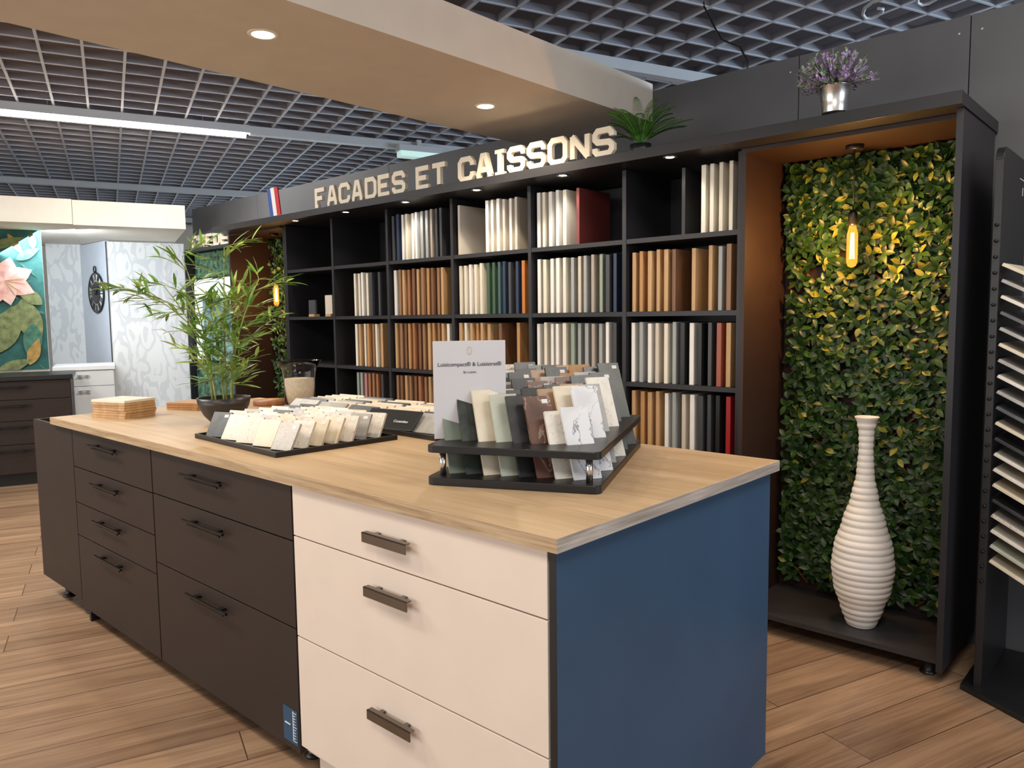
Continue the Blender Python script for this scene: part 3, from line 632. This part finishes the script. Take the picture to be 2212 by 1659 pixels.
# ------------------------------------------------------------ tile rack
t=thing('tile_rack','tall black rack board with slanting stone tile samples','display rack')
def rtop(y0,y1,z1,r):
    pts=[(y0,0.02),(y1,.02)]
    for cx,a0 in ((y1-r,0),(y0+r,90)):
        for k in range(7): a=D2(a0+k*15); pts.append((cx+r*math.cos(a),z1-r+r*math.sin(a)))
    return pts
obj('backboard',M().prism(rtop(1.94,2.39,1.955,.05),'x',.38,.405),blackm,parent=t,bevel=.001)
obj('base_plate',M().prism([(.34,1.93),(.56,1.80),(.95,1.80),(.95,2.39),(.34,2.39)],'z',0,.02),blackm,parent=t,bevel=.002)
for k in range(24): obj('slot_pin',M().lathe([(0,0),(.006,0),(.006,.012),(0,.012)],8,0,(.392,1.94,.42+k*.055),T=RX),blkmet,parent=t)
g=M(); g.box(.4055,.4062,2.24,2.36,1.876,1.879); g.box(.4055,.4062,2.30,2.305,1.82,1.85); obj('printed_line',g,inkw,parent=t)
kinds=['cr','gr','wht','dk','gr','cr','gr','wht','gr','dk','cr','bk','wht','wht','cr','bk','ter','wht','gmar','cr']
for k,kd in enumerate(kinds):
    z=1.545-k*.0555
    o=obj('tile_sample',M().box(0,.30,0,.26,0,.011),ST[kd],loc=(.409,1.950,z),rot=(0,D2(28),D2(-3)),label='rectangular %s slab slanting from black rack'%SN[kd],cat='stone sample',group='slab samples on rack',bevel=.001)
# ------------------------------------------------------------ ceiling fittings
tubem=emis('fluorescent_tube',(1,.98,.92),14)
t=thing('strip_light','long white fluorescent strip light under grid ceiling','ceiling light',rot=RB)
obj('housing',M().box(-1.45,.30,5.265,5.335,2.89,2.949),railm,parent=t)
obj('tube',M().tube([(-1.42,5.30,2.872),(.27,5.30,2.872)],.020,12),tubem,parent=t)
for s_ in (-1.1,-.05): obj('suspension_rod',M().tube([(s_,5.30,2.949),(s_,5.30,3.30)],.004,8),railm,parent=t)
t=thing('emergency_light','small pale green translucent emergency light box near ceiling','ceiling light',loc=(-4.33,3.42,2.80),rot=RB)
obj('housing',M().box(-.2,.2,-.06,.06,.05,.10),railm,parent=t); obj('diffuser',M().box(-.19,.19,-.055,.055,0,.05),emis('green_diffuser',(.62,.85,.78),.5),parent=t,bevel=.008)
obj('mounting_arm',M().box(-.02,.02,-.02,.02,.10,.16),railm,parent=t)
warmd=emis('warm_led',(1,.80,.50),25)
for (x,y) in ((-1.60,.325),(-1.69,1.556),(-1.55,-.95),(-1.55,-2.2)):
    t=thing('recessed_downlight','round recessed downlight glowing warm in beige beam','ceiling light',loc=(x,y,2.405),group='downlights in beam')
    obj('bezel',M().lathe([(.040,0),(.040,-.003),(.052,-.002),(.054,0)],32),soffm,parent=t); obj('lens',M().lathe([(0,-.0005),(.040,-.0005),(.040,-.0022),(0,-.0022)],32),warmd,parent=t)
obj('hanging_cable',M().tube([(-1.05,2.48,3.05),(-1.03,2.48,2.95),(-.98,2.48,2.85),(-.93,2.48,2.76),(-.83,2.48,2.70),(-.79,2.48,2.62),(-.79,2.475,2.52)],.005,8),blackm,label='thin black cable hanging down behind the wall panel',cat='cable')
obj('coiled_cable',M().tube([(-.45+.10*math.cos(k*.5)+.02*k,3.0+.10*math.sin(k*.5),2.90+.01*math.sin(k)) for k in range(26)],.008,8),railm,label='loose white looped cable under the grid ceiling',cat='cable')
# ------------------------------------------------------------ lights
def area(n,loc,tgt,sx,sy,e,c):
    l=bpy.data.lights.new(n,'AREA'); l.shape='RECTANGLE'; l.size=sx; l.size_y=sy; l.energy=e; l.color=c
    o=bpy.data.objects.new(n,l); COL.objects.link(o); o.location=loc; o.rotation_euler=(Vector(tgt)-Vector(loc)).to_track_quat('-Z','Y').to_euler(); return o
def spot(n,loc,e,c,ang=100,tgt=None,bl=.6,ss=.03):
    l=bpy.data.lights.new(n,'SPOT'); l.energy=e; l.color=c; l.spot_size=D2(ang); l.spot_blend=bl; l.shadow_soft_size=ss
    o=bpy.data.objects.new(n,l); COL.objects.link(o); o.location=loc
    if tgt: o.rotation_euler=(Vector(tgt)-Vector(loc)).to_track_quat('-Z','Y').to_euler()
    return o
for (x,y) in ((-1.60,.325),(-1.69,1.556),(-1.55,-.95)): spot('downlight_lamp',(x,y,2.39),36,(1,.82,.60),150)
for k in range(6): spot('shelf_lamp',((DV[k]+DV[k+1])/2,1.86,2.076),6,(1,.93,.82),120,((DV[k]+DV[k+1])/2,2.0,1.0))
area('added_ceiling_fill',(.9,-1.6,2.85),(.6,-.6,0),1.6,.6,46,(1,.92,.84))  # unseen overhead area lights added to brighten the aisle and cabinets
area('added_ceiling_fill',(-4.0,-1.2,2.85),(-4.0,-1.2,0),2,.6,100,(1,.94,.87))
area('added_ceiling_fill',(1.0,1.1,2.85),(.7,1.3,0),1.2,.5,28,(1,.93,.84))
area('strip_lamp',(-5.0,1.3,2.84),(-5.0,1.3,0),.1,1.6,45,(1,.97,.92))
area('window_daylight',(-3.5,-5.5,1.7),(-2.5,0,.6),6,2.4,150,(1,.97,.94))
area('window_daylight',(4.5,.5,1.6),(0,.8,.8),3,2.0,60,(.72,.85,1))
area('alcove_lamp',(-6.9,1.1,2.15),(-7.6,2.2,1.0),1.0,.4,34,(.80,.90,1))
area('plenum_daylight',(2.5,6.5,1.9),(0,4.2,3.0),3,1.5,280,(.62,.80,1))
w=bpy.data.worlds.new('world'); SC.world=w; w.use_nodes=True; bg=w.node_tree.nodes['Background']; bg.inputs[0].default_value=(1,.96,.93,1); bg.inputs[1].default_value=.68
SC.view_settings.view_transform='Standard'
